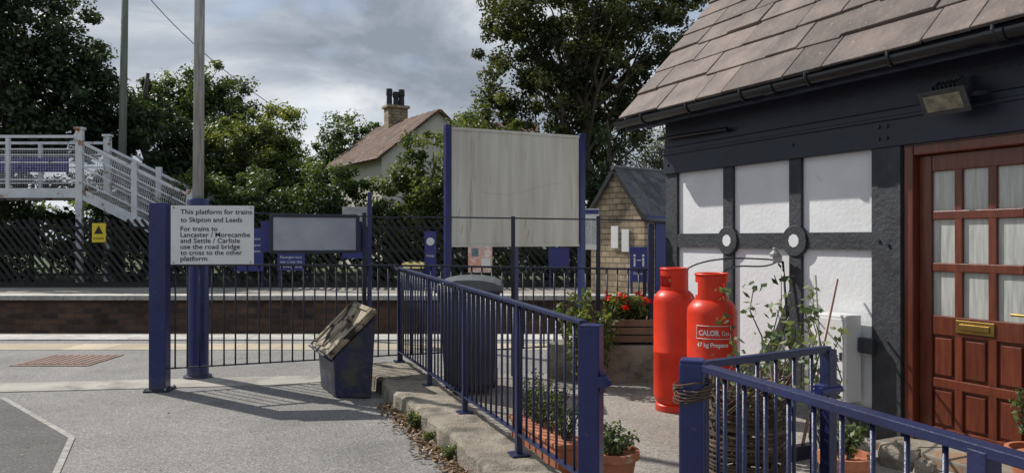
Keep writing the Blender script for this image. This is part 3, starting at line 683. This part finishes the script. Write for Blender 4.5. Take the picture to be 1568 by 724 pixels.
# wicker basket
g=group('wicker_basket'); random.seed(4); m=MB(); cx,cy=.98,3.16
for k in range(46):
    z=.36+k*.0125; r=.13+.035*math.sin((z-.36)/.58*2.6); ph=random.random()*6
    ky=random.uniform(-.02,.02)
    m.tube([(cx+(r+.006*math.sin(a*.9*7+ph+k*3.14))*math.cos(a*.393),cy+(r+.006*math.sin(a*.9*7+ph+k*3.14))*math.sin(a*.393),z+ky*math.cos(a*.393+ph)) for a in range(17)],.007,5)
for k in range(16):
    a=k*.393; m.tube([(cx+.13*math.cos(a),cy+.13*math.sin(a),.35),(cx+.165*math.cos(a),cy+.165*math.sin(a),.65),(cx+.14*math.cos(a),cy+.14*math.sin(a),.96+random.uniform(0,.05))],.006,5)
for k in range(40):
    a=random.random()*6.28; m.tube([(cx+.15*math.cos(a),cy+.15*math.sin(a),random.uniform(.7,.95)),(cx+.2*math.cos(a+.8),cy+.2*math.sin(a+.8),random.uniform(.75,1.02)),(cx+.16*math.cos(a+1.7),cy+.16*math.sin(a+1.7),random.uniform(.7,1.0))],.004,4)
for k in range(6):
    m.tube([(.653+.068*math.cos(a*.7+k),2.72+.068*math.sin(a*.7+k),.97+.012*k+.012*math.sin(a+k)) for a in range(10)],.0035,4)
m.build('weave',WICK,g,smooth=True)
plant('',(cx,cy,.6),.48,.20,7,5,.028,LF_GREY,61,parent=g)
random.seed(2); rock=group('stones')
for (x,y,s_) in ((2.65,5.15,.14),(2.45,5.3,.10),(2.72,4.95,.08)):
    me=MB(); me.lathe((x,y,0),[(0,0),(s_,0),(s_*1.05,s_*.5),(s_*.8,s_*.95),(s_*.3,s_*1.15),(0,s_*1.15)],9)
    me.v=[(a+random.uniform(-.02,.02),b+random.uniform(-.02,.02),c_+random.uniform(-.01,.01)) for a,b,c_ in me.v]; me.build('stone',CONC,rock,bevel=.01)

# ------------------------------------------------------------------ far platform furniture
k=24.5/1150
def px(x): return (x-784)*k
def fsign(name,x0,x1,z0,z1,m,y=24.5,posts=True,pm=BLUE):
    g=group(name); MB().box(((x0+x1)/2,y,(z0+z1)/2),(x1-x0,.04,z1-z0)).build('panel',m,g,bevel=.01)
    if posts:
        q=MB()
        for x in (x0+.05,x1-.05): q.box((x,y+.05,(z1-.06)/2-.03),(.06,.05,z1))
        q.build('posts',pm,g)
    return g
g=fsign('blue_station_sign',-9.07,-8.10,.48,1.87,SBLUE)
for z in (1.5,1.3,1.1): text('text','Platform information',-9.0,z,24.475,(1,0),.8,.12,WHITET,g)
g=fsign('blue_notice_sign',-7.65,-6.75,.50,1.06,SBLUE)
for i,z in enumerate((.9,.75,.6)): text('text',('Passengers must','not cross the','railway line')[i],-7.55,z,24.475,(1,0),.7,.13,WHITET,g)
g=fsign('help_point_totem',-2.85,-2.47,0,1.78,SBLUE,posts=False)
MB().tube([(-2.66,24.478,1.45),(-2.66,24.47,1.45)],.13,20).build('clock_symbol',WHITET,g); text('text','Help',-2.78,.95,24.475,(1,0),.25,.12,WHITET,g)
POST=mat('poster_print',(.75,.34,.24),(.55,.50,.46),scale=3,rough=.6,c3=(.8,.72,.66),t3=.55,s3=5)
g=fsign('poster_case',-1.43,-.64,.44,1.36,POST,pm=RAILD)
MB().box((-1.2,24.47,1.1),(.22,.012,.26)).build('picture',mat('poster_picture',(.2,.28,.35),(.1,.13,.16),scale=8),g); MB().box((-.85,24.47,.75),(.3,.012,.3)).build('picture',WHITE,g)
g=fsign('notice_board',1.98,2.42,1.24,2.37,WHITE,y=20.9); MB().box((2.2,20.87,2.29),(.42,.02,.12)).build('header',SBLUE,g)
PG=mat('poster_grey',(.62,.62,.60),(.34,.36,.38),scale=14,rough=.6)
for i in range(2): MB().box((2.1+.2*i,20.87,1.75),(.16,.014,.7)).build('poster',PG,g)
g=fsign('yellow_warning_sign',px(136),px(157),1.42,2.05,YELL,y=24.7,posts=False)
mt=MB(); cx_=px(146.5); mt.add([(cx_-.15,24.67,1.70),(cx_+.15,24.67,1.70),(cx_,24.67,1.97)],[(0,1,2)]); mt.build('triangle',BLACKT,g)
text('text','DANGER',cx_-.17,1.52,24.675,(1,0),.34,.1,BLACKT,g)
g=fsign('distancing_sign',3.26,3.74,.35,1.32,SBLUE,y=20.75)
m=MB()
for x in (3.38,3.62): m.box((x,20.72,.9),(.05,.012,.24)); m.tube([(x,20.725,1.08),(x,20.715,1.08)],.035,12)
m.beam((3.44,20.715,.95),(3.56,20.715,.95),.012,.02); m.build('figures',WHITET,g); text('text','Please',3.36,.55,20.73,(1,0),.28,.1,WHITET,g)
fsign('small_blue_sign',px(840),px(872),.55,1.25,SBLUE)
g=group('grit_bin'); m=MB().box((-3.15,23.9,.26),(.7,.5,.66)); m.build('body',BIN,g,bevel=.05)
m=MB(); m.add([(-3.54,23.6,.60),(-2.76,23.6,.60),(-2.76,24.2,.68),(-3.54,24.2,.68),(-3.5,23.7,.67),(-2.8,23.7,.67),(-2.8,24.15,.80),(-3.5,24.15,.80)],[(3,2,1,0),(4,5,6,7),(0,1,5,4),(1,2,6,5),(2,3,7,6),(3,0,4,7)]); m.build('lid',mat('yellow_lid',(.35,.30,.09),(.22,.19,.06)),g,bevel=.02)
S=group('stone_waiting_shelter'); P0=V((2.37,22.5,-.06)); P1=V((3.70,21.0,-.06)); ge=(P1-P0).normalized(); gl=(P1-P0).length; gi=V((-ge.y,ge.x,0))
if gi.y<0: gi=-gi
LEN=6; he,ha=2.30,3.60
a=[P0,P1,P1+V((0,0,he)),(P0+P1)/2+V((0,0,ha)),P0+V((0,0,he))]; b=[p+gi*LEN for p in a]
MB().add(a+b,[(0,1,2,3,4),(9,8,7,6,5),(0,5,6,1),(1,6,7,2),(4,9,5,0)]).build('walls',STONE,S)
for sd in (1,-1):
    e=(P1 if sd==1 else P0)+V((0,0,he)); ap=(P0+P1)/2+V((0,0,ha)); e2=e+(e-ap)*.18; m=MB()
    nrm=(ap-e).cross(gi).normalized(); nrm=nrm if nrm.z>0 else -nrm
    rows=7
    m.obox((e2+ap)/2+gi*(LEN/2-.0)+nrm*.01,(ap-e2)/2,gi*(LEN/2+.15),nrm*.02)
    for r in range(rows):
        c0=e2.lerp(ap,r/rows); c1=e2.lerp(ap,(r+1)/rows+.05); t=-.18
        while t<LEN+.15:
            w=random.uniform(.25,.42); m.obox((c0+c1)/2+gi*(t+w/2)+nrm*(.05+random.uniform(-.006,.006)),(c1-c0)/2,gi*(w/2-.006),nrm*.012); t+=w
    m.build('roof_slates',SLATED,S)
m=MB(); ap=(P0+P1)/2+V((0,0,ha+.05)); m.tube([ap-gi*.2,ap+gi*LEN],.07,8); m.build('ridge',SLATED,S)
m=MB()
for sd in (P0,P1):
    e=sd+V((0,0,he)); ap=(P0+P1)/2+V((0,0,ha)); m.beam(e+(e-ap)*.15-gi*.16,ap-gi*.16,.03,.12)
m.build('barge_boards',FENCEW,S)
m=MB(); m.beam(P1+V((0,0,he-.12))+ge*.12-gi*.1,P1+V((0,0,he-.12))+ge*.12+gi*LEN,.1,.14); m.build('gutter',SBLUE,S)
m=MB().obox(P1+ge*.012+gi*.9+V((0,0,1.05)),ge*.01,gi*.42,V((0,0,1.0))); m.build('door',SBLUE,S)
m=MB()
for t,z in ((.95,1.75),(1.35,1.65)): m.obox(P0+ge*t-gi*.03+V((0,0,z-.1)),ge*.13,gi*.015,V((0,0,.32)))
m.build('notices',WHITE,S)
# ------------------------------------------------------------------ white house
H=group('white_house'); dd=V((-3.3,5,0))
EL=V((-6.35,36.6,0)); ER=V((-1.2,40.0,0)); A=(EL+ER)/2
ze,za=5.55,8.0
a=[EL,ER,ER+V((0,0,ze)),A+V((0,0,za)),EL+V((0,0,ze))]; b=[p+dd*1.25 for p in a]
MB().add(a+b,[(0,1,2,3,4),(9,8,7,6,5),(0,5,6,1),(1,6,7,2),(4,9,5,0)]).build('walls',RENDERW,H)
for e0 in (EL,ER):
    e=e0+V((0,0,ze)); ap=A+V((0,0,za)); e2=e+(e-ap)*.1; nrm=(ap-e).cross(dd).normalized(); nrm=nrm if nrm.z>0 else -nrm; u_=dd.normalized()
    m=MB(); N_=14; Lr=dd.length*1.25+.5
    for r in range(N_):
        c0=e2.lerp(ap,r/N_); c1=e2.lerp(ap,(r+1.1)/N_)
        for q in range(24): m.obox((c0+c1)/2+u_*(-.25+Lr*(q+.5)/24)+nrm*(.10+.012*(q%2)),(c1-c0)/2,u_*(Lr/48-.01),nrm*.03)
    m.obox((e2+ap)/2+u_*(Lr/2-.25)+nrm*.03,(ap-e2)/2,u_*Lr/2,nrm*.03)
    m.build('roof_tiles',TILE,H)
m=MB(); c=A+dd*.85; m.box((c.x,c.y,8.1),(1.15,.8,1.6),.5); m.box((c.x,c.y,8.95),(1.35,1.0,.16),.5); m.build('chimney_stack',STONE,H,bevel=.03)
m=MB()
for t,h_ in ((-.35,.95),(0,.8),(.3,.95)): m.lathe((c.x+t,c.y+t*.4,9.03),[(.17,0),(.15,h_*.6),(.19,h_*.62),(.17,h_),(.1,h_)],14)
m.build('chimney_pots',LEADP,H)
for t in (.28,.72):
    p=EL.lerp(ER,t)+V((0,0,4.3)); gd=(ER-EL).normalized(); gn=V((gd.y,-gd.x,0)); m=MB().obox(p+gn*.03,gd*.55,gn*.03,V((0,0,.6))); m.build('window_frame',WHITE,H); MB().obox(p+gn*.065,gd*.48,gn*.006,V((0,0,.52))).build('window_glass',GUTTER,H)
m=MB().beam(EL+V((0,0,ze-.12))+V((-.2,-.1,0)),EL+dd*1.25+V((0,0,ze-.12))+V((-.2,-.1,0)),.14,.14); m.build('gutter',WHITE,H)
g=group('brown_roof_house'); x0,x1,y0,y1=-2.6,1.5,47,52
MB().prism([(x0,y0),(x1,y0),(x1,y1),(x0,y1)],0,7.4).build('walls',RENDERW,g)
MB().add([(x0-.3,y0-.3,7.3),(x1+.3,y0-.3,7.3),(x1+.3,y1+.3,7.3),(x0-.3,y1+.3,7.3),(x0-.3,49.5,9.2),(x1+.3,49.5,9.2)],[(0,1,5,4),(2,3,4,5),(0,4,3),(1,2,5)]).build('roof',TILE,g)
# ------------------------------------------------------------------ footbridge
F=group('station_footbridge'); yb=26.2; kk=yb/1150
zdeck=3.25; xs0=(122-784)*kk; m=MB(); mm=MB()
for yy in (yb,yb+1.8):
    m.box(((xs0-32)/2-0,yy,zdeck-.12),(abs(-32-xs0),.10,.34))
    for z,h in ((5.10,.10),(4.66,.05),(4.2,.05),(3.6,.05)): m.box(((xs0-32)/2,yy,z),(abs(-32-xs0),.06,h))
    for x in (xs0-2.5,xs0-5.0,-22,-24.5,-27,-29.5): m.box((x,yy,4.1),(.12,.12,2.0))
    m.box((xs0,yy,3.9),(.24,.16,2.9))
    e0=V((xs0,yy,zdeck)); e1=V(((318-784)*kk,yy,1.05))
    dxy=(e1-e0)
    for off,h in ((.0,.34),(.45,.05),(.95,.05),(1.45,.05),(1.80,.10)):
        m.beam(e0+V((0,0,off-.12)),e1+V((0,0,off-.12)),.07,h)
    for t in (.43,.86):
        p=e0+dxy*t; m.box((p.x,yy,p.z+.85),(.20,.14,2.1))
    m.box((xs0,yy,5.38),(.32,.24,.08))
m.build('white_framework',BRIDGEW,F,bevel=.006)
for yy in (yb,yb+1.8):
    x=-26.0
    while x<xs0:
        mm.beam((x,yy+.01,3.45),(x+.001,yy+.01,4.66),.006,.006); x+=.09
    z=3.5
    while z<4.66: mm.beam((-26,yy+.012,z),(xs0,yy+.012,z),.006,.007); z+=.09
    n=60
    for i in range(n):
        p=e0+dxy*i/n; p=V((p.x,yy+.01,p.z)); mm.beam(p+V((0,0,-.05)),p+V((.25,0,1.6)),.006,.008); mm.beam(p+V((0.25,0,-.15)),p+V((0,0,1.7)),.006,.008)
mm.build('lattice_infill',BRIDGEW,F)
m=MB(); m.box(((xs0-32)/2,yb+.9,zdeck-.05),(abs(-32-xs0),1.7,.08))
for i in range(14):
    p=e0+dxy*(i+.5)/14; m.box((p.x,yb+.9,p.z+.0),(.36,1.7,.05))
m.build('deck_and_treads',CONCL,F)
m=MB()
for x in (xs0,xs0-5,xs0-9.6):
    for yy in (yb,yb+1.8): m.box((x,yy,1.4),(.2,.15,2.9))
m.build('columns',BRIDGEW,F)
MB().box((-17.3,yb+.4,4.15),(3.2,.03,.5)).build('blue_banner',SBLUE,F)
g=group('telegraph_pole'); MB().tube([(-15.8,30.3,-.1),(-15.6,30.3,13)],[.17,.12],12).build('pole',mat('pole_wood',(.20,.21,.17),(.11,.12,.10),rough=.95,stretch=(5,5,.3)),g,smooth=True)
MB().box((-15.6,30.3,12.3),(1.6,.1,.12)).build('crossarm',BARK,g)
MB().tube(bez([(-15.6,30.2,12.6),(-14.9,31.4,10.8),(-13.2,35,9.0),(-12.4,40,8.4)],20),.018,5).build('overhead_wire',RAILD)

# ------------------------------------------------------------------ trees
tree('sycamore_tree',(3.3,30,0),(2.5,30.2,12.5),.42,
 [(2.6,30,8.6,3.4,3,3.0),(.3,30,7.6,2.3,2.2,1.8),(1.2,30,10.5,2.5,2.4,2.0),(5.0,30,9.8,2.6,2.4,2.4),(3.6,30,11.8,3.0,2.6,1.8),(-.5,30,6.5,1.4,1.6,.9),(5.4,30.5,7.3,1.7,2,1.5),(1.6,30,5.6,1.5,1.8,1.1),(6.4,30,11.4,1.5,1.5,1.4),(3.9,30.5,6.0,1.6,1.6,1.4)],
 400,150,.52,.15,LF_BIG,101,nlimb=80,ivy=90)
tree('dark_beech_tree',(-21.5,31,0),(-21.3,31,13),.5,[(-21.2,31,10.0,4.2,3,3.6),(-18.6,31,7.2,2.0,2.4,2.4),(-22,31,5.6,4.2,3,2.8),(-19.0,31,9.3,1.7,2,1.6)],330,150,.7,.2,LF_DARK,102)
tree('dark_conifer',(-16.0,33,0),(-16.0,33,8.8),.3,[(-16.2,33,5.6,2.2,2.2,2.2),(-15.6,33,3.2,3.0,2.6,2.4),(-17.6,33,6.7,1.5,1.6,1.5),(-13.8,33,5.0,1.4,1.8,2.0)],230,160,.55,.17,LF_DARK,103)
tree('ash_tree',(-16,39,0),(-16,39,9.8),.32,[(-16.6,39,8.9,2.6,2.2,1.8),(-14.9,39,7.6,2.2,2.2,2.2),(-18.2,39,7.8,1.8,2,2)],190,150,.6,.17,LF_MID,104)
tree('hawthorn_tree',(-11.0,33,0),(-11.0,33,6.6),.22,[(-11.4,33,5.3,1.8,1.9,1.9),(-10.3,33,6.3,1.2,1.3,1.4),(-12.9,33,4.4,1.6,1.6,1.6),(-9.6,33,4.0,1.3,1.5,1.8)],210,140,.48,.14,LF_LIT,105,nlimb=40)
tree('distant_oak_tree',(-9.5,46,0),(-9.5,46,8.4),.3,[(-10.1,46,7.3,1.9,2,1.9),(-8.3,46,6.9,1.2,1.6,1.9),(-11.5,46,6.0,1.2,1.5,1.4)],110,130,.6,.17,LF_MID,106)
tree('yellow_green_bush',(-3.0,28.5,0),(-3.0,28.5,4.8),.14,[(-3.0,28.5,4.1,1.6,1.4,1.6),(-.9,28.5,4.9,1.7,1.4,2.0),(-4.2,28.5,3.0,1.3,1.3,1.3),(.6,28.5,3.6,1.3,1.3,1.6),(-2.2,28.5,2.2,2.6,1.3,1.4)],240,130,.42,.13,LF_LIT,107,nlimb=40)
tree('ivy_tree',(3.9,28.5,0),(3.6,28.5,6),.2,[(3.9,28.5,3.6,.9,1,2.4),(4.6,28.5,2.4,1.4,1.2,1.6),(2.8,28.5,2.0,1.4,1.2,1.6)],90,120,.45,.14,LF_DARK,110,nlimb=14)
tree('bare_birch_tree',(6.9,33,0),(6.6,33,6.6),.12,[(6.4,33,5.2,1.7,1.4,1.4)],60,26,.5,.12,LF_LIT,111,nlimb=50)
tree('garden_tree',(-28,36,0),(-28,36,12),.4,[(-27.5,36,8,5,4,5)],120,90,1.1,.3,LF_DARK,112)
def hedge(name,lobes,ncl,lpc,clr,leaf,m,seed):
    g=group(name); rng=np.random.default_rng(seed); L=np.array(lobes,float); w=(L[:,3]*L[:,5]); w/=w.sum()
    k=rng.choice(len(L),ncl,p=w); d=rng.normal(size=(ncl,3)); d/=np.linalg.norm(d,axis=1)[:,None]; r=.5+.55*rng.random(ncl)
    cc=L[k,:3]+d*r[:,None]*L[k,3:6]; cc[:,2]=np.abs(cc[:,2])
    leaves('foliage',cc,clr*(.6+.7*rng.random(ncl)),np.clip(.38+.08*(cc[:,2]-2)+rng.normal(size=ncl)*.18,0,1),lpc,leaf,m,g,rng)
    mb=MB()
    for l in lobes: limb(mb,(l[0],l[1],-.05),(l[0],l[1],l[2]),.07,.03,4,.05,6)
    mb.build('stems',BARK,g)
hedge('ivy_hedge',[(-12.5+i*1.25,27.9,1.9+.5*math.sin(i*1.7),1.1,1.0,1.9) for i in range(7)]+[(-12+i*2.6,28.2,3.1,1.4,1,1.2) for i in range(3)],360,140,.42,.13,LF_MID,201)
hedge('hedge',[(-31+i*1.5,28.6,1.7,1.3,1,1.8) for i in range(13)],260,100,.5,.16,LF_DARK,202)
hedge('hedge',[(-5.0+i*1.6,29.0,1.3,1.3,1,1.5) for i in range(12)],260,100,.5,.15,LF_MID,203)
hedge('distant_tree_line',[(-90+i*7.5,80+4*math.sin(i*2.1),3.0,5.5,4,3.6+1.2*math.sin(i*1.3)) for i in range(26)],700,50,1.8,.6,LF_MID,204)

# ------------------------------------------------------------------ light, world, camera
sv=V((-.60,.42,.68)).normalized()
sd=bpy.data.lights.new('sun','SUN'); sd.energy=5.0; sd.angle=math.radians(.6); sd.color=(1,.955,.89)
so=link(bpy.data.objects.new('sun',sd)); so.rotation_euler=sv.to_track_quat('Z','Y').to_euler(); so.location=(0,0,30)
w=bpy.data.worlds.new("World"); scene.world=w; w.use_nodes=True; nt=w.node_tree; nt.nodes.clear()
out=nd(nt,'ShaderNodeOutputWorld'); b1=nd(nt,'ShaderNodeBackground'); b2=nd(nt,'ShaderNodeBackground'); mx=nd(nt,'ShaderNodeMixShader')
sk=nd(nt,'ShaderNodeTexSky'); sk.sky_type='NISHITA'; sk.sun_disc=False; sk.sun_elevation=math.asin(sv.z); sk.sun_rotation=math.atan2(sv.x,sv.y)
nt.links.new(sk.outputs[0],b1.inputs[0]); b1.inputs[1].default_value=.12
tc=nd(nt,'ShaderNodeTexCoord'); mp=nd(nt,'ShaderNodeMapping'); mp.inputs['Scale'].default_value=(1,1,2.4); mp.inputs['Location'].default_value=(.35,.1,.2); nt.links.new(tc.outputs['Generated'],mp.inputs[0])
n1=noise(nt,mp.outputs[0],1.9,9,.55); r1=ramp(nt,[(.36,0),(.50,1)],n1.outputs[0])
n2=noise(nt,mp.outputs[0],2.6,9,.55); n2.inputs['Distortion'].default_value=.4; r2=ramp(nt,[(.38,(.27,.31,.37)),(.50,(.44,.485,.55)),(.62,(.80,.83,.86))],n2.outputs[0])
nt.links.new(r2.outputs[0],b2.inputs[0]); b2.inputs[1].default_value=1.05
nt.links.new(r1.outputs[0],mx.inputs[0]); nt.links.new(b1.outputs[0],mx.inputs[1]); nt.links.new(b2.outputs[0],mx.inputs[2]); nt.links.new(mx.outputs[0],out.inputs[0])
cd=bpy.data.cameras.new('camera'); cam=link(bpy.data.objects.new('camera',cd)); cam.location=(0,0,1.55); cam.rotation_euler=(math.radians(90.15),0,0)
cd.sensor_width=36; cd.lens=1150/1568*36; cd.clip_end=3000; cd.clip_start=.05; scene.camera=cam
scene.view_settings.view_transform='Standard'; scene.view_settings.look='None'; scene.view_settings.exposure=0
